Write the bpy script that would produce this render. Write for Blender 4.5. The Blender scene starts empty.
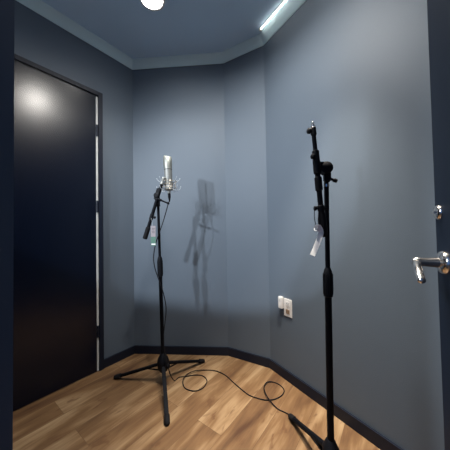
import bpy, bmesh, math, random
from mathutils import Vector, Matrix
random.seed(7)
C = bpy.context.scene.collection
PI = math.pi
V = Vector

# ---------------------------------------------------------------- camera
cam_d = bpy.data.cameras.new('camera'); cam = bpy.data.objects.new('camera', cam_d); C.objects.link(cam)
cam_d.sensor_width = 36; cam_d.lens = 18.096; cam_d.clip_start = 0.02
X = V((0.99984, 0.000418, -0.017862)); F = V((0, 0.999727, 0.023381)); U = X.cross(F)
cam.matrix_world = Matrix(((X.x, U.x, -F.x, 0), (X.y, U.y, -F.y, 0), (X.z, U.z, -F.z, 1.05), (0, 0, 0, 1)))
bpy.context.scene.camera = cam

# ---------------------------------------------------------------- world, lights, exposure
w = bpy.data.worlds.new('world'); bpy.context.scene.world = w; w.use_nodes = True
w.node_tree.nodes['Background'].inputs[0].default_value = (0.16, 0.38, 0.90, 1)
w.node_tree.nodes['Background'].inputs[1].default_value = 0.35
vs = bpy.context.scene.view_settings
vs.view_transform = 'Standard'; vs.look = 'None'; vs.gamma = 1; vs.use_curve_mapping = False
vs.exposure = 0.10
DOWN_W = 48; DOWN2_W = 76; FLOOR_FILL_W = 360; HALL_A = 205; HALL_B = 190
REFLECTION_E = 9; DISC_E = 26

def spot(name, loc, target, power, size_deg, blend, radius, col):
    d = bpy.data.lights.new(name, 'SPOT'); d.energy = power; d.spot_size = math.radians(size_deg)
    d.spot_blend = blend; d.shadow_soft_size = radius; d.color = col
    o = bpy.data.objects.new(name, d); C.objects.link(o); o.location = loc
    o.rotation_euler = (V(target) - V(loc)).to_track_quat('-Z', 'Y').to_euler()
    return o
WHITE = (1.0, 0.95, 0.88); COOL = (0.88, 0.94, 1.0)
spot('downlight_beam', (-0.445, 1.42, 2.525), (-0.445, 1.42, 0), DOWN_W, 116, 1.0, 0.06, WHITE)
spot('downlight_beam', (-0.05, 0.92, 2.525), (-0.05, 0.92, 0), DOWN2_W, 170, 0.6, 0.06, WHITE)
spot('downlight_beam', (0.36, 1.02, 2.53), (0.36, 1.06, 0), FLOOR_FILL_W, 52, 1.0, 0.05, (1.0, 0.90, 0.76))  # added narrow warm beam, source unseen, to brighten the floor at the right
spot('hall_beam', (-2.10, -0.50, 2.30), (-0.25, 1.45, 0.95), HALL_A, 66, 1.0, 0.04, COOL)
spot('hall_beam', (-1.64, -0.46, 2.14), (-0.25, 1.45, 0.95), HALL_B, 66, 1.0, 0.04, COOL)

# ---------------------------------------------------------------- materials
def mat(name, col, rough=0.5, metal=0.0, bump=0.0, bscale=200, var=0.0, vscale=3, spec=0.5):
    m = bpy.data.materials.new(name); m.use_nodes = True; nt = m.node_tree; N = nt.nodes; L = nt.links
    b = N['Principled BSDF']
    b.inputs['Base Color'].default_value = (*col, 1); b.inputs['Roughness'].default_value = rough
    b.inputs['Metallic'].default_value = metal; b.inputs['Specular IOR Level'].default_value = spec
    tc = N.new('ShaderNodeTexCoord')
    n = N.new('ShaderNodeTexNoise'); n.inputs['Scale'].default_value = vscale; n.inputs['Detail'].default_value = 4
    L.new(tc.outputs['Object'], n.inputs['Vector'])
    mx = N.new('ShaderNodeMixRGB'); mx.blend_type = 'MULTIPLY'; mx.inputs[0].default_value = 1
    mx.inputs[1].default_value = (*col, 1)
    r = N.new('ShaderNodeMapRange'); r.inputs['To Min'].default_value = 1 - var; r.inputs['To Max'].default_value = 1 + var
    L.new(n.outputs['Fac'], r.inputs['Value']); L.new(r.outputs[0], mx.inputs[2]); L.new(mx.outputs[0], b.inputs['Base Color'])
    if bump:
        n2 = N.new('ShaderNodeTexNoise'); n2.inputs['Scale'].default_value = bscale; n2.inputs['Detail'].default_value = 3
        L.new(tc.outputs['Object'], n2.inputs['Vector'])
        bp = N.new('ShaderNodeBump'); bp.inputs['Strength'].default_value = bump; bp.inputs['Distance'].default_value = 0.002
        L.new(n2.outputs['Fac'], bp.inputs['Height']); L.new(bp.outputs[0], b.inputs['Normal'])
    return m
def emit(name, col, s):
    m = bpy.data.materials.new(name); m.use_nodes = True; b = m.node_tree.nodes['Principled BSDF']
    b.inputs['Base Color'].default_value = (*col, 1)
    b.inputs['Emission Color'].default_value = (*col, 1); b.inputs['Emission Strength'].default_value = s
    return m
M = {}
M['wall'] = mat('blue_grey_wall_paint', (0.106, 0.136, 0.174), 0.55, bump=0.25, bscale=260, var=0.05, vscale=2, spec=0.35)
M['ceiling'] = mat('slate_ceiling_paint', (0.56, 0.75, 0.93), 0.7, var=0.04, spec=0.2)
M['crown'] = mat('pale_teal_crown_paint', (0.56, 0.74, 0.80), 0.45, var=0.03)
M['navy'] = mat('navy_trim_paint', (0.006, 0.010, 0.022), 0.5, spec=0.3)
M['door'] = mat('navy_gloss_door_paint', (0.0012, 0.0035, 0.012), 0.265, bump=0.02, bscale=90, var=0.1, spec=0.42)
M['jamb'] = mat('navy_jamb_paint', (0.070, 0.090, 0.120), 0.5, spec=0.3)
M['door2'] = mat('navy_satin_door_paint', (0.006, 0.011, 0.022), 0.5, spec=0.15)
M['black'] = mat('black_powder_coat', (0.003, 0.004, 0.007), 0.6, spec=0.12)
M['plastic'] = mat('black_plastic', (0.003, 0.004, 0.007), 0.6, spec=0.2)
M['rubber'] = mat('black_rubber', (0.008, 0.008, 0.010), 0.8, spec=0.2)
M['chrome'] = mat('polished_nickel', (0.80, 0.75, 0.70), 0.18, 1.0)
M['silver'] = mat('satin_silver', (0.36, 0.37, 0.35), 0.5, 0.5)
M['champagne'] = mat('champagne_metal', (0.52, 0.48, 0.42), 0.38, 0.7)
M['strip'] = mat('pale_bare_strip', (0.55, 0.56, 0.55), 0.5, var=0.25, vscale=14)
M['white'] = mat('white_plastic', (0.72, 0.70, 0.68), 0.4)
M['socket'] = mat('brown_socket_face', (0.30, 0.20, 0.13), 0.5)
M['dark'] = mat('slot_black', (0.01, 0.01, 0.01), 0.6)
M['paper'] = mat('white_paper', (0.90, 0.90, 0.90), 0.7)
M['pink'] = mat('pale_pink_paper', (0.33, 0.30, 0.33), 0.7)
M['green'] = mat('green_print', (0.09, 0.20, 0.16), 0.7)
M['dark_metal'] = mat('dark_grey_metal', (0.10, 0.10, 0.10), 0.4, 0.6)
M['elastic'] = mat('pale_elastic_cord', (0.42, 0.46, 0.50), 0.6)
M['led'] = emit('led_strip_glow', (1.0, 0.97, 0.92), REFLECTION_E)  # glow put in for a glossy reflection at the crown, no lamp
M['disc'] = emit('downlight_diffuser', (1.0, 0.97, 0.90), DISC_E)

# mesh grille of the microphone
def grille_mat():
    m = mat('silver_wire_grille', (0.60, 0.60, 0.55), 0.45, 0.6); nt = m.node_tree; N = nt.nodes; L = nt.links; b = N['Principled BSDF']
    tc = N.new('ShaderNodeTexCoord'); ch = N.new('ShaderNodeTexChecker'); ch.inputs['Scale'].default_value = 700
    ch.inputs['Color1'].default_value = (0.36, 0.38, 0.35, 1); ch.inputs['Color2'].default_value = (0.22, 0.23, 0.21, 1)
    L.new(tc.outputs['Object'], ch.inputs['Vector']); L.new(ch.outputs['Color'], b.inputs['Base Color'])
    return m
M['grille'] = grille_mat()

def floor_mat():
    m = bpy.data.materials.new('maple_laminate_planks'); m.use_nodes = True; nt = m.node_tree; N = nt.nodes; L = nt.links
    b = N['Principled BSDF']; tc = N.new('ShaderNodeTexCoord')
    mp = N.new('ShaderNodeMapping'); mp.inputs['Rotation'].default_value = (0, 0, -math.radians(53)); mp.inputs['Location'].default_value = (0.23, 0.083, 0)
    L.new(tc.outputs['Object'], mp.inputs['Vector'])
    br = N.new('ShaderNodeTexBrick'); br.inputs['Scale'].default_value = 1; br.inputs['Brick Width'].default_value = 1.15
    br.inputs['Row Height'].default_value = 0.165; br.inputs['Mortar Size'].default_value = 0.0012; br.inputs['Mortar Smooth'].default_value = 0.2
    br.offset = 0.37; br.offset_frequency = 2
    br.inputs['Color1'].default_value = (0, 0, 0, 1); br.inputs['Color2'].default_value = (1, 1, 1, 1); br.inputs['Mortar'].default_value = (0.5, 0.5, 0.5, 1)
    L.new(mp.outputs[0], br.inputs['Vector'])
    # offset the grain in each plank
    sep = N.new('ShaderNodeSeparateXYZ'); L.new(mp.outputs[0], sep.inputs[0])
    cmb = N.new('ShaderNodeCombineXYZ'); mul = N.new('ShaderNodeMath'); mul.operation = 'MULTIPLY'; mul.inputs[1].default_value = 37.0
    L.new(br.outputs['Color'], mul.inputs[0]); L.new(sep.outputs[0], cmb.inputs[0]); L.new(sep.outputs[1], cmb.inputs[1]); L.new(mul.outputs[0], cmb.inputs[2])
    def noise(sx, sy, sc, det, dist=0):
        q = N.new('ShaderNodeMapping'); q.inputs['Scale'].default_value = (sx, sy, 1); L.new(cmb.outputs[0], q.inputs['Vector'])
        n = N.new('ShaderNodeTexNoise'); n.inputs['Scale'].default_value = sc; n.inputs['Detail'].default_value = det; n.inputs['Distortion'].default_value = dist
        L.new(q.outputs[0], n.inputs['Vector']); return n
    broad = noise(2.2, 10, 1.0, 3, 0.7); fine = noise(5, 70, 1.3, 5, 0.5); knot = noise(8, 18, 1.0, 3, 0.8)
    add = N.new('ShaderNodeMath'); add.operation = 'MULTIPLY_ADD'; add.inputs[1].default_value = 0.19
    L.new(br.outputs['Color'], add.inputs[0])
    s1 = N.new('ShaderNodeMath'); s1.operation = 'MULTIPLY'; s1.inputs[1].default_value = 0.85; L.new(broad.outputs['Fac'], s1.inputs[0]); L.new(s1.outputs[0], add.inputs[2])
    a2 = N.new('ShaderNodeMath'); a2.operation = 'MULTIPLY_ADD'; a2.inputs[1].default_value = 0.22; L.new(fine.outputs['Fac'], a2.inputs[0]); L.new(add.outputs[0], a2.inputs[2])
    cr = N.new('ShaderNodeValToRGB'); e = cr.color_ramp.elements
    e[0].position = 0.34; e[0].color = (0.085, 0.040, 0.020, 1); e[1].position = 0.83; e[1].color = (0.40, 0.268, 0.148, 1)
    k = e.new(0.595); k.color = (0.205, 0.114, 0.053, 1)
    L.new(a2.outputs[0], cr.inputs[0])
    kr = N.new('ShaderNodeMapRange'); kr.inputs['From Min'].default_value = 0.61; kr.inputs['From Max'].default_value = 0.70
    kr.inputs['To Min'].default_value = 0; kr.inputs['To Max'].default_value = 0.65; L.new(knot.outputs['Fac'], kr.inputs['Value'])
    mk = N.new('ShaderNodeMixRGB'); mk.inputs[2].default_value = (0.12, 0.055, 0.025, 1); L.new(kr.outputs[0], mk.inputs[0]); L.new(cr.outputs[0], mk.inputs[1])
    ms = N.new('ShaderNodeMixRGB'); ms.inputs[2].default_value = (0.10, 0.05, 0.025, 1)
    sc = N.new('ShaderNodeMath'); sc.operation = 'MULTIPLY'; sc.inputs[1].default_value = 0.75; L.new(br.outputs['Fac'], sc.inputs[0])
    L.new(sc.outputs[0], ms.inputs[0]); L.new(mk.outputs[0], ms.inputs[1]); L.new(ms.outputs[0], b.inputs['Base Color'])
    b.inputs['Roughness'].default_value = 0.5; b.inputs['Specular IOR Level'].default_value = 0.3
    bp = N.new('ShaderNodeBump'); bp.inputs['Strength'].default_value = 0.15; bp.inputs['Distance'].default_value = 0.001
    L.new(fine.outputs['Fac'], bp.inputs['Height']); L.new(bp.outputs[0], b.inputs['Normal'])
    return m
M['floor'] = floor_mat()

def glass_mat():
    m = bpy.data.materials.new('clear_pane_glass'); m.use_nodes = True; nt = m.node_tree; N = nt.nodes; L = nt.links
    N.remove(N['Principled BSDF']); t = N.new('ShaderNodeBsdfTransparent'); g = N.new('ShaderNodeBsdfGlossy'); g.inputs['Roughness'].default_value = 0.02
    f = N.new('ShaderNodeFresnel'); f.inputs[0].default_value = 1.45; x = N.new('ShaderNodeMixShader')
    L.new(f.outputs[0], x.inputs[0]); L.new(t.outputs[0], x.inputs[1]); L.new(g.outputs[0], x.inputs[2]); L.new(x.outputs[0], N['Material Output'].inputs[0])
    return m
M['glass'] = glass_mat()

# ---------------------------------------------------------------- mesh helpers (world coordinates)
def frame(d):
    d = V(d).normalized(); a = V((0, 0, 1)) if abs(d.z) < 0.9 else V((1, 0, 0))
    u = a.cross(d).normalized(); return u, d.cross(u).normalized(), d
def prism(bm, poly, z0, z1):
    lo = [bm.verts.new((x, y, z0)) for x, y in poly]; hi = [bm.verts.new((x, y, z1)) for x, y in poly]
    n = len(poly); bm.faces.new(lo[::-1]); bm.faces.new(hi)
    for i in range(n): bm.faces.new((lo[i], lo[(i+1) % n], hi[(i+1) % n], hi[i]))
def box(bm, c, ax, ay, az, sx, sy, sz, bev=0.0):
    """box centred at c with unit axes and full sizes; chamfered along all edges when bev > 0"""
    c = V(c); t = bmesh.new(); bmesh.ops.create_cube(t, size=1)
    for v in t.verts:
        p = v.co.copy(); v.co = V((p.x*sx, p.y*sy, p.z*sz))
    if bev: bmesh.ops.bevel(t, geom=t.edges[:], offset=bev, segments=2, affect='EDGES')
    m = {}
    for v in t.verts: m[v] = bm.verts.new(c + V(ax)*v.co.x + V(ay)*v.co.y + V(az)*v.co.z)
    for f in t.faces:
        bm.faces.new([m[v] for v in f.verts])
    t.free()
def zbox(bm, c, s, bev=0.0): box(bm, c, (1,0,0), (0,1,0), (0,0,1), *s, bev)
def lathe(bm, a, d, prof, seg=24):
    """revolve prof [(s, r)...] along direction d from point a"""
    u, v, w_ = frame(d); a = V(a); rings = []
    for s, r in prof:
        if r < 1e-5: rings.append([bm.verts.new(a + w_*s)])
        else: rings.append([bm.verts.new(a + w_*s + u*(r*math.cos(2*PI*k/seg)) + v*(r*math.sin(2*PI*k/seg))) for k in range(seg)])
    for A, B in zip(rings, rings[1:]):
        for k in range(seg):
            j = (k+1) % seg
            if len(A) == 1 and len(B) == 1: continue
            if len(A) == 1: bm.faces.new((A[0], B[j], B[k]))
            elif len(B) == 1: bm.faces.new((A[k], A[j], B[0]))
            else: bm.faces.new((A[k], A[j], B[j], B[k]))
    if len(rings[0]) > 1: bm.faces.new(rings[0][::-1])
    if len(rings[-1]) > 1: bm.faces.new(rings[-1])
def cyl(bm, a, b, r, r2=None, seg=20, ch=0.0):
    a = V(a); b = V(b); L = (b-a).length; r2 = r if r2 is None else r2
    if ch: lathe(bm, a, b-a, [(0, r-ch), (ch, r), (L-ch, r2), (L, r2-ch)], seg)
    else: lathe(bm, a, b-a, [(0, r), (L, r2)], seg)
def catmull(pts, n=8, closed=False):
    P = [V(p) for p in pts]; out = []; N_ = len(P); R = N_ if closed else N_-1
    for i in range(R):
        g = (lambda k: P[k % N_]) if closed else (lambda k: P[min(max(k, 0), N_-1)])
        a, b, c, d = g(i-1), g(i), g(i+1), g(i+2)
        for k in range(n):
            t = k/n; out.append(0.5*((2*b) + (c-a)*t + (2*a-5*b+4*c-d)*t*t + (3*b-a-3*c+d)*t**3))
    if not closed: out.append(P[-1])
    return out
def tube(bm, pts, r, seg=10, closed=False):
    pts = [V(p) for p in pts]; n = len(pts); rings = []; u = None
    for i, p in enumerate(pts):
        a = pts[i-1] if (i or closed) else p; b = pts[(i+1) % n] if (i < n-1 or closed) else p
        t = (b-a).normalized()
        if u is None: u = frame(t)[0]
        u = (u - t*u.dot(t)).normalized(); v = t.cross(u)
        rings.append([bm.verts.new(p + u*(r*math.cos(2*PI*k/seg)) + v*(r*math.sin(2*PI*k/seg))) for k in range(seg)])
    for i in range(n if closed else n-1):
        A = rings[i]; B = rings[(i+1) % n]
        for k in range(seg): bm.faces.new((A[k], A[(k+1) % seg], B[(k+1) % seg], B[k]))
    if not closed: bm.faces.new(rings[0][::-1]); bm.faces.new(rings[-1])
def sphere(bm, c, r, squash=1.0):
    lathe(bm, V(c)-V((0,0,r*squash)), (0,0,1), [(r*squash*(1-math.cos(PI*k/10)), r*math.sin(PI*k/10)) for k in range(11)], 16)

def wloc(o):
    p = V((0,0,0))
    while o: p += o.location; o = o.parent
    return p
def part(name, bm, m, parent=None, origin=None, smooth=True, label=None):
    org = wloc(parent) if parent else (V(origin) if origin else V((0,0,0)))
    for v in bm.verts: v.co -= org
    bmesh.ops.recalc_face_normals(bm, faces=bm.faces[:])
    me = bpy.data.meshes.new(name); bm.to_mesh(me); bm.free(); me.materials.append(m)
    if smooth:
        for f in me.polygons: f.use_smooth = True
        me.set_sharp_from_angle(angle=math.radians(38))
    o = bpy.data.objects.new(name, me); C.objects.link(o)
    if parent: o.parent = parent
    else: o.location = org
    if label: o['label'] = label
    return o
def thing(name, loc, label, cat, group=None):
    o = bpy.data.objects.new(name, None); C.objects.link(o); o.location = loc; o.empty_display_size = 0.05
    o['label'] = label; o['category'] = cat
    if group: o['group'] = group
    return o
def tag(o, label, cat, group=None):
    o['label'] = label; o['category'] = cat
    if group: o['group'] = group
    return o
def struct(name, bm, m, parent=None, origin=None, smooth=False):
    o = part(name, bm, m, parent, origin, smooth)
    if not parent: o['kind'] = 'structure'
    return o
B = bmesh.new

# ---------------------------------------------------------------- room outline
H = 2.497; HC = 2.555; T = 0.12
C1 = V((-0.8028, 1.9882)); C2 = V((0.011, 1.930)); C3 = V((0.3293, 1.746)); R4 = V((1.468, -0.10))
HG = V((0.27, -0.10)); J = V((-0.33, 0.353)); K = V((-1.748, 0.740))
ring = [C1, C2, C3, R4, HG, J, K]                    # clockwise seen from above
def outn(a, b):                                      # outward normal of wall a -> b
    d = (b-a).normalized(); return V((-d.y, d.x))
def offs(pts, d):                                    # offset closed outline outwards by d (mitred)
    out = []; n = len(pts)
    for i in range(n):
        n1 = outn(pts[i-1], pts[i]); n2 = outn(pts[i], pts[(i+1) % n]); m = (n1+n2)
        out.append(pts[i] + m*(d/(m.dot(n1))))
    return out
O = offs(ring, T)
b = B(); prism(b, [(-4.2, -4.0), (2.4, -4.0), (2.4, 2.4), (-4.2, 2.4)], -0.05, 0.0); struct('floor', b, M['floor'])
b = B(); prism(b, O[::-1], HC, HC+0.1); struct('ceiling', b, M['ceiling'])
def wall(name, i, j):
    b = B(); prism(b, [ring[i], ring[j], O[j], O[i]], 0, HC); return struct(name, b, M['wall'])
wall('wall_left', 6, 0); wall('wall_back', 0, 1); wall('wall_back_right', 1, 2); wall('wall_right', 2, 3); wall('wall_front_right', 3, 4)
# header above the doorway the camera stands in
b = B(); prism(b, [HG, J, O[5], O[4]], 2.30, HC); struct('trim_1', b, M['navy'])
# front wall with the control-room window
dJ = (K-J).normalized(); nJ = outn(J, K); LJ = (K-J).length
def seg2(s0, s1): return [J+dJ*s0, J+dJ*s1, J+dJ*s1+nJ*T, J+dJ*s0+nJ*T]
sW0, sW1, zW0, zW1 = 0.06, 1.30, 1.42, 2.36
b = B()
prism(b, [J+dJ*0.03, J+dJ*sW0, J+dJ*sW0+nJ*T, J+dJ*0.03+nJ*T], 0, HC)
prism(b, [J+dJ*sW1, K, O[6], J+dJ*sW1+nJ*T], 0, HC); prism(b, seg2(sW0, sW1), 0, zW0); prism(b, seg2(sW0, sW1), zW1, HC)
struct('wall_front', b, M['wall'])
b = B(); prism(b, [J, J+dJ*0.0298, J+dJ*0.0298+nJ*T, O[5]], 0, 2.30); struct('trim_2', b, M['jamb'])
wn = B()
def ring_frame(bm, s0, s1, z0, z1, wdt, d0, d1):
    for a0, a1, y0, y1 in ((s0, s1, z0, z0+wdt), (s0, s1, z1-wdt, z1), (s0, s0+wdt, z0+wdt, z1-wdt), (s1-wdt, s1, z0+wdt, z1-wdt)):
        prism(bm, [J+dJ*a0+nJ*d0, J+dJ*a1+nJ*d0, J+dJ*a1+nJ*d1, J+dJ*a0+nJ*d1], y0, y1)
ring_frame(wn, sW0+0.001, sW1-0.001, zW0+0.0005, zW1-0.001, 0.018, 0.07, 0.11)
wno = struct('window_1', wn, M['navy'])
g = B(); prism(g, [J+dJ*(sW0+.02)+nJ*0.088, J+dJ*(sW1-.02)+nJ*0.088, J+dJ*(sW1-.02)+nJ*0.094, J+dJ*(sW0+.02)+nJ*0.094], zW0+.02, zW1-.02)
struct('pane', g, M['glass'], wno)

# crown moulding, mitred, one piece per wall
prof = [(0.0, H), (0.006, H), (0.010, H+0.006), (0.030, H+0.030), (0.050, H+0.047), (0.056, H+0.052), (0.056, HC), (0.0, HC)]
def crown(name, i, j):
    b = B(); A = []; D = []
    for d, z in prof:
        o = offs(ring, -max(d, 0.0002)); zz = z - (0.0003 if z == HC else 0)
        A.append(b.verts.new((*o[i], zz))); D.append(b.verts.new((*o[j], zz)))
    n = len(prof)
    for k in range(n): b.faces.new((A[k], A[(k+1) % n], D[(k+1) % n], D[k]))
    b.faces.new(A); b.faces.new(D[::-1])
    return struct(name, b, M['crown'], smooth=True)
crown('trim_3', 6, 0); crown('trim_4', 0, 1); crown('trim_5', 1, 2); crown('trim_6', 2, 3)
# baseboards
def base(name, P, Q, a, c):                          # a, c: inner corner points of the two ends
    b = B(); prism(b, [P, Q, c, a], 0.0005, 0.066); return struct(name, b, M['navy'])
I = offs(ring, -0.013)
e = 0.0003; Wc = offs(ring, -e)
dL = (K-C1).normalized(); nL = -outn(K, C1)          # along the left wall away from C1, and into the room
base('baseboard_left', Wc[0], C1+dL*0.266+nL*e, I[0], C1+dL*0.266+nL*0.013)
base('baseboard_back', Wc[0], Wc[1], I[0], I[1]); base('baseboard_back_right', Wc[1], Wc[2], I[1], I[2]); base('baseboard_right', Wc[2], Wc[3], I[2], I[3])

# ---------------------------------------------------------------- door in the left wall
Lx = V((dL.x, dL.y, 0)); Nx = V((nL.x, nL.y, 0)); Z = V((0,0,1))
def Lp(s, d, z): return V((C1.x, C1.y, 0)) + Lx*s + Nx*d + Z*z
fr = B()
for s in (0.284, 1.176): box(fr, Lp(s, 0.0115, 1.074), Lx, Nx, Z, 0.032, 0.022, 2.146, 0.002)
box(fr, Lp(0.73, 0.0115, 2.131), Lx, Nx, Z, 0.860, 0.022, 0.032, 0.002)
d1 = struct('door_1', fr, M['navy'], smooth=True)
b = B(); box(b, Lp(0.738, 0.006, 1.059), Lx, Nx, Z, 0.842, 0.010, 2.108, 0.001)
part('door_leaf', b, M['door'], d1)
b = B(); box(b, Lp(0.3085, 0.007, 1.055), Lx, Nx, Z, 0.0135, 0.012, 2.10, 0.001)
part('edge_strip', b, M['strip'], d1, label='pale unpainted strip along the hinge side of the dark door')
for z in (1.84, 1.25, 0.30):
    b = B(); cyl(b, Lp(0.309, 0.016, z-0.045), Lp(0.309, 0.016, z+0.045), 0.0075, ch=0.002)
    for q in (-0.016, 0.016): cyl(b, Lp(0.309, 0.016, z+q-0.001), Lp(0.309, 0.016, z+q+0.001), 0.0085)
    part('hinge', b, M['navy'], d1)

# ---------------------------------------------------------------- open door at the right with its lever
E2 = V((0.558, 0.600)); dd = (E2-HG).normalized(); Dx = V((dd.x, dd.y, 0)); Dn = V((-dd.y, dd.x, 0))   # Dn: towards the camera side
LW = (E2-HG).length - 0.012
def Dp(s, d, z): return V((E2.x, E2.y, 0)) - Dx*s + Dn*d + Z*z           # s back from the free edge
b = B(); box(b, Dp(LW/2, -0.022, 1.145), Dx, Dn, Z, LW, 0.044, 2.27, 0.002)
d2 = struct('door_2', b, M['door2'], smooth=True)
b = B()
def lever(bs, sgn):
    z = 0.960; bb = B()
    d0 = 0 if sgn > 0 else -0.044
    lathe(bb, Dp(bs, d0, z), Dn*sgn, [(0, 0.029), (0.003, 0.029), (0.008, 0.026), (0.011, 0.020), (0.013, 0.013), (0.045, 0.0115), (0.050, 0.013), (0.058, 0.013), (0.062, 0.010)], 32)
    pts = catmull([Dp(bs, d0+sgn*0.056, z), Dp(bs+0.028, d0+sgn*0.064, z-0.005), Dp(bs+0.055, d0+sgn*0.070, z-0.017), Dp(bs+0.074, d0+sgn*0.072, z-0.032)], 6)
    tube(bb, pts, 0.0085, 14); sphere(bb, Dp(bs+0.074, d0+sgn*0.072, z-0.032), 0.0085); sphere(bb, Dp(bs, d0+sgn*0.056, z), 0.012)
    return bb
part('door_lever', lever(0.040, 1), M['chrome'], d2, label='polished metal lever handle')
part('door_lever', lever(0.040, -1), M['chrome'], d2, label='polished metal lever handle on the far side')
b = B(); lathe(b, Dp(0.020, 0, 1.086), Dn, [(0, 0.019), (0.002, 0.019), (0.006, 0.016), (0.008, 0.010), (0.009, 0.0)], 28)
box(b, Dp(0.020, 0.010, 1.086), Dx, Dn, Z, 0.020, 0.008, 0.006, 0.002)
part('deadbolt_turn', b, M['chrome'], d2, label='polished metal deadbolt thumb turn')
b = B(); box(b, Dp(-0.0012, -0.022, 0.960), Dx, Dn, Z, 0.002, 0.025, 0.057, 0.0005); part('latch_plate', b, M['chrome'], d2)

# ---------------------------------------------------------------- ceiling lamps
def downlight(x, y, label):
    t = thing('ceiling_downlight', (x, y, HC), label, 'ceiling light', )
    b = B(); lathe(b, (x, y, HC-0.0005), (0,0,-1), [(0, 0.084), (0.006, 0.084), (0.010, 0.078), (0.010, 0.069), (0.004, 0.066)], 40); part('trim_ring', b, M['white'], t)
    b = B(); lathe(b, (x, y, HC-0.006), (0,0,-1), [(0, 0.066), (0.006, 0.064), (0.009, 0.045), (0.010, 0.0)], 40); part('diffuser', b, M['disc'], t)
    return t
downlight(-0.445, 1.42, 'bright round white ceiling downlight above the microphone stand')
downlight(-0.05, 0.92, 'round white ceiling downlight in the middle of the ceiling, nearest the doorway')
downlight(0.36, 1.02, 'round white ceiling downlight above the empty boom stand, by the right wall')  # fixture added for the beam that fills the right floor
def hall_lamp(x, y, z, label):
    t = thing('spot_lamp', (x, y, z+0.35), label, 'lamp', 'control room spot lamps')
    d = (V((-0.2, 1.6, 1.0)) - V((x, y, z))).normalized(); a = V((x, y, z)) - d*0.03
    b = B(); lathe(b, a - d*0.12, d, [(0, 0.03), (0.01, 0.045), (0.115, 0.045), (0.115, 0.041), (0.02, 0.038)], 24); part('lamp_head', b, M['black'], t)
    b = B(); cyl(b, a - d*0.06 + Z*0.045, a - d*0.06 + Z*0.35, 0.008); part('lamp_stem', b, M['black'], t)
hall_lamp(-2.10, -0.50, 2.30, 'black spot lamp outside the window, farther from the doorway')
hall_lamp(-1.64, -0.46, 2.14, 'black spot lamp outside the window, nearer the doorway')

# glowing strip standing in for the reflection along the right wall's crown gap
Rd = (R4-C3).normalized(); Rn = -outn(C3, R4); RX = V((*Rd, 0)); RN = V((*Rn, 0))
def Rp(s, d, z): return V((C3.x, C3.y, 0)) + RX*s + RN*d + Z*z
t = thing('led_strip_light', Rp(0.06, 0.066, HC), 'glowing white strip light along the crown moulding of the right wall', 'strip light')
b = B(); box(b, Rp(0.60, 0.078, HC-0.0035), RX, RN, Z, 1.10, 0.012, 0.006, 0.001); part('channel', b, M['silver'], t)
b = B(); box(b, Rp(0.60, 0.078, HC-0.0095), RX, RN, Z, 1.09, 0.008, 0.006, 0.002); part('diffuser', b, M['led'], t)
for s in (0.035, 0.30):
    b = B(); box(b, Rp(s+0.02, 0.078, HC-0.010), RX, RN, Z, 0.014, 0.020, 0.014, 0.002); part('clip', b, M['white'], t)

# ---------------------------------------------------------------- socket on the right wall
t = thing('wall_outlet', Rp(0.191, 0, 0.45), 'white duplex wall socket low on the right wall', 'wall socket')
b = B(); box(b, Rp(0.191, 0.0035, 0.505), RX, RN, Z, 0.072, 0.006, 0.122, 0.002); part('cover_plate', b, M['white'], t)
for z in (0.478, 0.532):
    b = B(); box(b, Rp(0.191, 0.0075, z), RX, RN, Z, 0.034, 0.003, 0.030, 0.001)
    s_ = part('socket_face', b, M['socket'] if z < 0.5 else M['white'], t)
    b = B()
    for q in (-0.007, 0.007): box(b, Rp(0.191+q, 0.0093, z+0.002), RX, RN, Z, 0.003, 0.0006, 0.010)
    part('slot', b, M['dark'], s_)
b = B(); cyl(b, Rp(0.191, 0.0065, 0.505), Rp(0.191, 0.0085, 0.505), 0.003); part('screw', b, M['silver'], t)
t = thing('plug_adapter', Rp(0.138, 0, 0.49), 'small white plug-in box beside the wall socket, on its far side', 'adapter')
b = B(); box(b, Rp(0.135, 0.0135, 0.530), RX, RN, Z, 0.036, 0.026, 0.082, 0.004); part('body', b, M['white'], t)
b = B(); box(b, Rp(0.135, 0.0272, 0.548), RX, RN, Z, 0.018, 0.0012, 0.018, 0.0004); part('face_panel', b, M['strip'], t)

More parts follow.
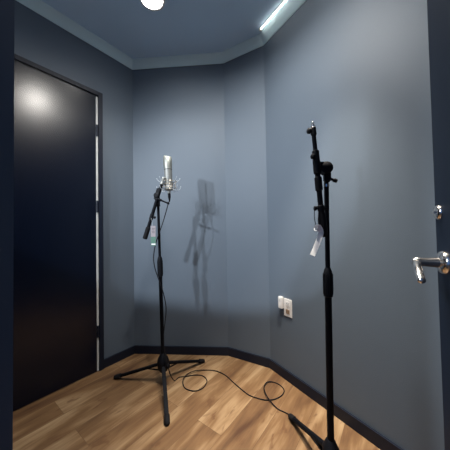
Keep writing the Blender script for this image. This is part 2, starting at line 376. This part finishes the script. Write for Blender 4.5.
# ---------------------------------------------------------------- tripod boom stands
def tripod(t, base, tips, hub_z, top, lower_top, r_low, r_up, collar, hs=1.0):
    base = V(base); top = V(top); ax = (top-base).normalized()
    at = lambda z: base + ax*((z-base.z)/ax.z)
    b = B(); cyl(b, at(hub_z-0.05), at(lower_top), r_low, ch=0.001); part('lower_pole', b, M['black'], t)
    b = B(); cyl(b, at(lower_top), top, r_up, ch=0.001); part('upper_pole', b, M['black'], t)
    c0, c1 = collar
    b = B(); lathe(b, at(c0), ax, [(0, r_low+0.001), (0.004, r_low+0.005), (0.03, r_low+0.0055), (c1-c0-0.02, r_low+0.004), (c1-c0, r_up+0.002)], 24)
    for k in range(10):
        u, v, _ = frame(ax); a = 2*PI*k/10; q = u*math.cos(a)+v*math.sin(a)
        box(b, at(c0)+q*(r_low+0.0055)+ax*((c1-c0)*0.45), ax.cross(q), q, ax, 0.003, 0.002, (c1-c0)*0.7)
    part('height_clutch', b, M['plastic'], t)
    hb = B(); lathe(hb, at(hub_z-0.070), ax, [(0, 0.016*hs), (0.006, 0.026*hs), (0.03, 0.038*hs), (0.070, 0.040*hs), (0.095*hs, 0.034*hs), (0.120*hs, r_low+0.006), (0.128*hs, r_low+0.001)], 28)
    hub = part('hub', hb, M['plastic'], t)
    kb = B(); u = V((0.75, -0.66, 0)); p = at(hub_z-0.01)
    cyl(kb, p+u*0.034, p+u*0.053, 0.005); lathe(kb, p+u*0.050, u, [(0, 0.010), (0.003, 0.014), (0.014, 0.014), (0.018, 0.009)], 12); part('knob', kb, M['plastic'], hub)
    for tp in tips:
        tp = V(tp); d = V((tp.x-base.x, tp.y-base.y, 0)).normalized(); s = d.cross(Z)
        A = V((base.x, base.y, hub_z-0.018)) + d*0.022; E_ = V((tp.x, tp.y, 0.016)); L = (E_-A); ld = L.normalized(); up = s.cross(ld).normalized()
        lb = B(); box(lb, (A+E_)/2, ld, s, up, L.length, 0.024, 0.017, 0.004)
        leg = part('leg', lb, M['black'], t)
        for q in (-1, 1):
            pass
        fb = B(); F0 = E_ - ld*0.030; lathe(fb, F0, ld, [(0, 0.013), (0.004, 0.0160), (0.034, 0.0158), (0.048, 0.014), (0.054, 0.008)], 16)
        part('rubber_foot', fb, M['rubber'], leg)
        pb = B(); cyl(pb, A - s*0.014, A + s*0.014, 0.005); part('pivot_bolt', pb, M['silver'], leg)
        # brace from the bottom of the hub to the leg
        bb = B(); b0 = V((base.x, base.y, hub_z-0.062)) + d*0.014; b1 = A + L*0.30 - up*0.006
        box(bb, (b0+b1)/2, (b1-b0).normalized(), s, (b1-b0).normalized().cross(s), (b1-b0).length, 0.012, 0.004, 0.001); part('brace', bb, M['black'], t)
    return at

# stand carrying the microphone
sA = thing('microphone_stand', (-0.446, 1.590, 0), 'black tripod boom stand holding the silver microphone, cable hanging down its pole', 'microphone stand')
atA = tripod(sA, (-0.446, 1.590, 0.145), [(-0.792, 1.644, 0), (-0.202, 1.821, 0), (-0.336, 1.262, 0)], 0.150, (-0.470, 1.590, 1.318), 0.80, 0.0125, 0.0090, (0.735, 0.875))
B0 = V((-0.556, 1.565, 1.000)); B1 = V((-0.4300, 1.565, 1.392)); bd = (B1-B0).normalized()
b = B(); cyl(b, B0+bd*0.05, B1, 0.0112, ch=0.001); boom = part('boom_arm', b, M['black'], sA)
b = B(); cyl(b, B0, B0+bd*0.085, 0.0155, ch=0.004); part('end_grip', b, M['rubber'], boom)
b = B(); P = B0+bd*0.160; cyl(b, P, P+V((0.024,-0.004,-0.006)), 0.005); lathe(b, P+V((0.016,-0.002,-0.004)), (1,-0.1,-0.25), [(0, 0.006), (0.002, 0.009), (0.010, 0.009), (0.012, 0.006)], 12); part('clutch_knob', b, M['plastic'], boom)
b = B(); cyl(b, P-bd*0.02, P+bd*0.022, 0.0138, ch=0.002); part('boom_clutch', b, M['plastic'], boom)
# swivel clamp at the top of the pole
b = B(); cp = V((-0.470, 1.578, 1.300)); lathe(b, cp+V((0,-0.030,0)), (0,1,0), [(0, 0.013), (0.004, 0.018), (0.022, 0.019), (0.030, 0.018), (0.034, 0.012)], 22)
box(b, cp+bd*0.010+V((0.003,-0.013,0)), bd, V((0,1,0)), bd.cross(V((0,1,0))), 0.085, 0.026, 0.030, 0.005)
cyl(b, atA(1.225), atA(1.292), 0.0135, ch=0.002)
part('swivel_clamp', b, M['plastic'], sA)
b = B(); a0 = V((-0.462, 1.548, 1.275)); a1 = V((-0.392, 1.548, 1.244)); cyl(b, a0, a1, 0.0055); cyl(b, a0+(a1-a0)*0.05, a0+(a1-a0)*0.42, 0.0085, ch=0.002)
lathe(b, a1+(a0-a1).normalized()*0.004, (a1-a0), [(0, 0.006), (0.004, 0.0085), (0.014, 0.0075), (0.018, 0.004)], 12); part('clamp_handle', b, M['black'], sA)
b = B(); cyl(b, B1-bd*0.004, B1+bd*0.016, 0.0075); cyl(b, B1-bd*0.016, B1, 0.0125, ch=0.002); part('thread_end', b, M['silver'], sA)

# hang tag on the boom
t = thing('hang_tag', (-0.490, 1.545, 1.15), 'small printed hang tag with a green band hanging from the microphone stand boom', 'tag')
b = B(); tube(b, catmull([(-0.508, 1.555, 1.150), (-0.500, 1.546, 1.125), (-0.493, 1.544, 1.085)], 6), 0.0009, 6); part('string', b, M['elastic'], t)
b = B(); zbox(b, (-0.491, 1.545, 1.052), (0.032, 0.0015, 0.074), 0.0004); part('upper_card', b, M['pink'], t, label='pale pinkish upper card')
b = B(); zbox(b, (-0.491, 1.545, 0.999), (0.034, 0.0016, 0.032), 0.0004); part('green_band', b, M['green'], t, label='green printed band')
b = B(); zbox(b, (-0.491, 1.545, 0.968), (0.034, 0.0015, 0.030), 0.0004); cr_ = part('lower_card', b, M['green'], t)
b = B(); zbox(b, (-0.490, 1.5438, 0.964), (0.028, 0.0004, 0.009)); part('white_line', b, M['paper'], cr_, label='white printed line')
b = B()
for k in range(4): zbox(b, (-0.490, 1.5438, 1.072-0.010*k), (0.020-0.003*(k % 2), 0.0004, 0.0025))
part('print_lines', b, M['navy'], t)

# shock mount: ring, basket wires and elastics
mc = V((-0.394, 1.600, 1.372)); tilt = V((-0.035, 0.0, 1)).normalized(); mu, mv, _ = frame(tilt)
def Mp(a, r, h): return mc + (mu*math.cos(a) + mv*math.sin(a))*r + tilt*h
def circ(r, h, n=40): return [Mp(2*PI*k/n, r, h) for k in range(n)]
sm = thing('shock_mount', mc - tilt*0.05, 'silver spider shock mount around the base of the microphone', 'shock mount')
b = B(); tube(b, circ(0.052, 0.030), 0.0026, 8, True); tube(b, circ(0.052, -0.012), 0.0026, 8, True)
for k in range(6): cyl(b, Mp(PI*k/3+0.3, 0.052, -0.012), Mp(PI*k/3+0.3, 0.052, 0.030), 0.002, seg=8)
part('outer_ring', b, M['champagne'], sm)
b = B(); tube(b, circ(0.0315, 0.012), 0.0035, 8, True); tube(b, circ(0.0300, -0.026), 0.003, 8, True)
for k in range(4): cyl(b, Mp(PI*k/2+0.8, 0.0315, 0.012), Mp(PI*k/2+0.8, 0.030, -0.026), 0.0022, seg=8)
part('inner_basket', b, M['champagne'], sm)
for k in range(8):
    a = PI*k/4 + 0.2; b = B()
    tube(b, catmull([Mp(a, 0.030, -0.022), Mp(a, 0.055, -0.034), Mp(a, 0.076, -0.024), Mp(a, 0.083, -0.006)], 5), 0.0017, 6)
    tube(b, catmull([Mp(a, 0.032, 0.012), Mp(a, 0.055, 0.026), Mp(a, 0.074, 0.042), Mp(a, 0.080, 0.052)], 5), 0.0017, 6)
    sphere(b, Mp(a, 0.083, -0.006), 0.003); sphere(b, Mp(a, 0.080, 0.052), 0.003)
    part('wire_arm', b, M['elastic'], sm)
b = B(); q0 = B1 + bd*0.014; q1 = Mp(PI, 0.052, 0.0)
jx = min((Mp(2*PI*k/40, 0.052, 0.006) for k in range(40)), key=lambda p: (p-q0).length)
cyl(b, q0, q0+bd*0.022, 0.011, ch=0.002); tube(b, [q0+bd*0.012, (q0+bd*0.012+jx)/2+V((0,0,0.004)), jx], 0.006, 10); part('swivel_bracket', b, M['silver'], sm)

# microphone
mic = thing('condenser_microphone', mc - tilt*0.05, 'silver large-diaphragm studio microphone upright in its shock mount', 'microphone')
b = B(); lathe(b, mc - tilt*0.035, tilt, [(0, 0.013), (0.004, 0.022), (0.016, 0.0270), (0.150, 0.0275), (0.154, 0.0285), (0.162, 0.0285)], 36); part('body', b, M['silver'], mic)
b = B(); lathe(b, mc + tilt*0.113, tilt, [(0, 0.0278), (0.003, 0.0284), (0.008, 0.0284), (0.011, 0.0278)], 36); part('body_band', b, M['dark_metal'], mic)
# grille: round base pinched into a wedge top (front and back slopes)
b = B(); seg = 36; rings = []
for h, rx, ry in ((0.127, 0.0285, 0.0285), (0.140, 0.0300, 0.0290), (0.176, 0.0305, 0.0270), (0.198, 0.0300, 0.0200), (0.209, 0.0285, 0.0120), (0.214, 0.0245, 0.0060)):
    rings.append([b.verts.new(mc + tilt*(h - (0.010*math.cos(2*PI*k/seg) if h > 0.19 else 0)*-0.6) + V((1,0,0.035)).normalized()*(-rx*math.cos(2*PI*k/seg)) + V((0,1,0))*(ry*math.sin(2*PI*k/seg))) for k in range(seg)])
for A, D in zip(rings, rings[1:]):
    for k in range(seg): b.faces.new((A[k], A[(k+1) % seg], D[(k+1) % seg], D[k]))
b.faces.new(rings[0][::-1]); b.faces.new(rings[-1]); part('grille', b, M['grille'], mic, label='silver wire mesh head')
b = B(); lathe(b, mc - tilt*0.052, tilt, [(0, 0.0095), (0.018, 0.0110)], 20); part('connector_socket', b, M['silver'], mic)

# microphone cable, from the connector down the pole and over the floor
cp0 = mc - tilt*0.054
air = [tuple(cp0 - tilt*0.05), (-0.396, 1.578, 1.236), (-0.410, 1.568, 1.178), (-0.432, 1.562, 1.102), (-0.455, 1.562, 1.039), (-0.484, 1.566, 0.956), (-0.498, 1.570, 0.873),
       (-0.491, 1.570, 0.804), (-0.468, 1.564, 0.735), (-0.437, 1.566, 0.645), (-0.416, 1.570, 0.528), (-0.422, 1.566, 0.439), (-0.432, 1.558, 0.337), (-0.424, 1.548, 0.235), (-0.402, 1.546, 0.140), (-0.385, 1.566, 0.060)]
fl = [(-0.372, 1.610), (-0.349, 1.645), (-0.299, 1.652), (-0.237, 1.667), (-0.178, 1.654), (-0.145, 1.599), (-0.166, 1.530), (-0.222, 1.503), (-0.286, 1.533), (-0.311, 1.593), (-0.294, 1.657), (-0.242, 1.702),
      (-0.162, 1.723), (-0.086, 1.709), (-0.019, 1.661), (0.036, 1.584), (0.086, 1.514), (0.133, 1.458), (0.180, 1.431), (0.232, 1.414), (0.289, 1.420), (0.341, 1.453), (0.365, 1.497), (0.350, 1.545), (0.310, 1.576),
      (0.267, 1.567), (0.237, 1.510), (0.239, 1.447), (0.254, 1.397), (0.288, 1.345), (0.330, 1.312), (0.378, 1.268), (0.404, 1.200), (0.428, 1.120), (0.458, 1.040), (0.530, 0.990), (0.620, 0.960), (0.760, 0.800), (0.80, 0.60)]
lift = {9: .0095, 10: .0110, 11: .0085, 25: .005, 26: .0095, 27: .0110, 28: .0085}
floor_pts = [(x, y, 0.0038 + lift.get(i, 0)) for i, (x, y) in enumerate(fl)]
t = thing('microphone_cable', (-0.372, 1.610, 0), 'black cable hanging from the microphone and looping across the wooden floor', 'cable')
b = B(); tube(b, catmull(air + floor_pts, 7), 0.0032, 8); part('cord', b, M['rubber'], t)
b = B(); lathe(b, cp0, -tilt, [(0, 0.0098), (0.026, 0.0100), (0.030, 0.0085), (0.046, 0.0060), (0.058, 0.0040)], 20); part('plug', b, M['plastic'], t)

# ---------------------------------------------------------------- empty boom stand at the right
sB = thing('boom_stand', (0.418, 0.950, 0), 'black tripod boom stand with no microphone, near the right wall, white strap hanging from it', 'microphone stand')
def rot(v, deg):
    a = math.radians(deg); return V((v.x*math.cos(a)-v.y*math.sin(a), v.x*math.sin(a)+v.y*math.cos(a)))
c0 = V((0.418, 0.950)); v0 = V((0.3475, 1.266)) - c0
tipsB = [(*(c0 + rot(v0, q)), 0) for q in (0, 120, 240)]
atB = tripod(sB, (0.418, 0.950, 0.145), tipsB, 0.150, (0.431, 0.950, 1.275), 0.80, 0.0135, 0.0095, (0.765, 0.885), 0.82)
# boom held almost upright
T1 = V((0.3715, 0.925, 1.462)); T0 = V((0.402, 0.925, 1.020)); td = (T1-T0).normalized()
def At(z): return T0 + td*((z-T0.z)/td.z)
b = B(); cyl(b, At(1.08), At(1.345), 0.0105, ch=0.001); lo = part('boom_outer_tube', b, M['black'], sB)
b = B(); cyl(b, At(1.34), At(1.462), 0.0086, ch=0.001); up_ = part('boom_inner_tube', b, M['black'], sB)
b = B(); cyl(b, At(1.325), At(1.372), 0.0140, ch=0.003); P = At(1.345); lathe(b, P+V((-0.008,-0.006,0)), (-1,-0.3,0), [(0, 0.007), (0.004, 0.011), (0.012, 0.011), (0.015, 0.007)], 14); part('boom_clutch', b, M['plastic'], sB)
b = B(); cyl(b, At(1.435), At(1.468), 0.0115, ch=0.002); P = At(1.452); cyl(b, P, P+V((-0.018,-0.004,0)), 0.005); lathe(b, P+V((-0.012,-0.003,0.0)), (-1,-0.15,0.05), [(0, 0.008), (0.003, 0.012), (0.012, 0.012), (0.015, 0.008)], 14); part('end_knob', b, M['plastic'], up_)
b = B(); P = At(1.466); lathe(b, P, td, [(0, 0.0085), (0.008, 0.0085), (0.009, 0.0045), (0.024, 0.0045), (0.026, 0.003)], 16); part('threaded_stud', b, M['chrome'], up_, label='bare chrome threaded stud')
b = B(); cyl(b, At(1.205), At(1.262), 0.0145, ch=0.003); part('arm_sleeve', b, M['plastic'], sB)
b = B(); P = At(1.133); cyl(b, P-td*0.012, P+td*0.012, 0.0135, ch=0.002); cyl(b, P+V((-0.028,-0.004,0)), P+V((0.026,0.002,0)), 0.0050); lathe(b, P+V((-0.018,-0.003,0)), (-1,-0.1,0), [(0, 0.006), (0.003, 0.0095), (0.010, 0.0095), (0.012, 0.006)], 12); part('lower_knob', b, M['plastic'], sB)
b = B(); lathe(b, At(1.130), -td, [(0, 0.0105), (0.010, 0.0115), (0.045, 0.0165), (0.085, 0.0175), (0.108, 0.0150), (0.115, 0.010)], 20); part('counterweight', b, M['rubber'], lo)
# big ratchet joint at the top of the pole
b = B(); jc = V((0.422, 0.938, 1.300))
lathe(b, jc+V((0,-0.024,0)), (0,1,0), [(0, 0.018), (0.004, 0.0245), (0.040, 0.0245), (0.044, 0.018)], 28)
for k in range(14):
    a = 2*PI*k/14; zbox(b, jc+V((0.0243*math.cos(a), 0, 0.0243*math.sin(a))), (0.003, 0.032, 0.003))
box(b, jc+V((-0.018,-0.004,0.007)), (1,0,0), (0,1,0), (0,0,1), 0.050, 0.034, 0.035, 0.005)
box(b, jc+V((0.009,0.004,-0.034)), (1,0,0), (0,1,0), (0,0,1), 0.028, 0.026, 0.046, 0.006)
cyl(b, At(1.275), At(1.330), 0.0150, ch=0.003)
part('ratchet_joint', b, M['plastic'], sB)
b = B(); q = V((0.432, 0.940, 1.262)); cyl(b, q, q+V((0.032,-0.008,-0.016)), 0.0055); lathe(b, q+V((0.020,-0.005,-0.010)), (1,-0.25,-0.5), [(0, 0.006), (0.003, 0.009), (0.015, 0.008), (0.018, 0.005)], 12); part('joint_knob', b, M['plastic'], sB)
b = B(); cyl(b, atB(1.225), atB(1.236), 0.0120); part('chrome_collar', b, M['chrome'], sB)

# white strap tag hanging from the lower knob
t = thing('strap_tag', (0.366, 0.918, 1.13), 'bent white plastic strap tag hanging by a thin cord from the empty boom stand', 'tag')
b = B(); tube(b, catmull([(0.3655, 0.921, 1.128), (0.3630, 0.916, 1.095), (0.3665, 0.910, 1.052)], 6), 0.0014, 6); part('thin_cord', b, M['black'], t)
b = B(); pts = catmull([(0.3600, 0.906, 1.050), (0.368, 0.900, 1.060), (0.377, 0.901, 1.050), (0.3815, 0.902, 1.034), (0.377, 0.902, 1.018), (0.366, 0.902, 0.990), (0.3455, 0.902, 0.944)], 6)
prev = None; wd = 0.0100
for i, p in enumerate(pts):
    a = pts[max(i-1, 0)]; c = pts[min(i+1, len(pts)-1)]; tg = (c-a).normalized(); nn = V((0.55, 0.83, 0)); sd = nn.cross(tg).normalized(); wq = wd*(0.75 if i < 8 else 1)
    row = [b.verts.new(p+sd*wq*sx+nn*(sy*0.0012)) for sx, sy in ((-1,-1),(1,-1),(1,1),(-1,1))]
    if prev:
        for k in range(4): b.faces.new((prev[k], prev[(k+1) % 4], row[(k+1) % 4], row[k]))
    else: b.faces.new(row[::-1])
    prev = row
b.faces.new(prev); part('strap', b, M['paper'], t)
b = B(); tube(b, [V((0.362, 0.904, 1.046)) + V((0.006*math.cos(k*PI/5), 0.003*math.sin(k*PI/5), 0.006*math.sin(k*PI/5))) for k in range(10)], 0.002, 8, True); part('loop', b, M['paper'], t)
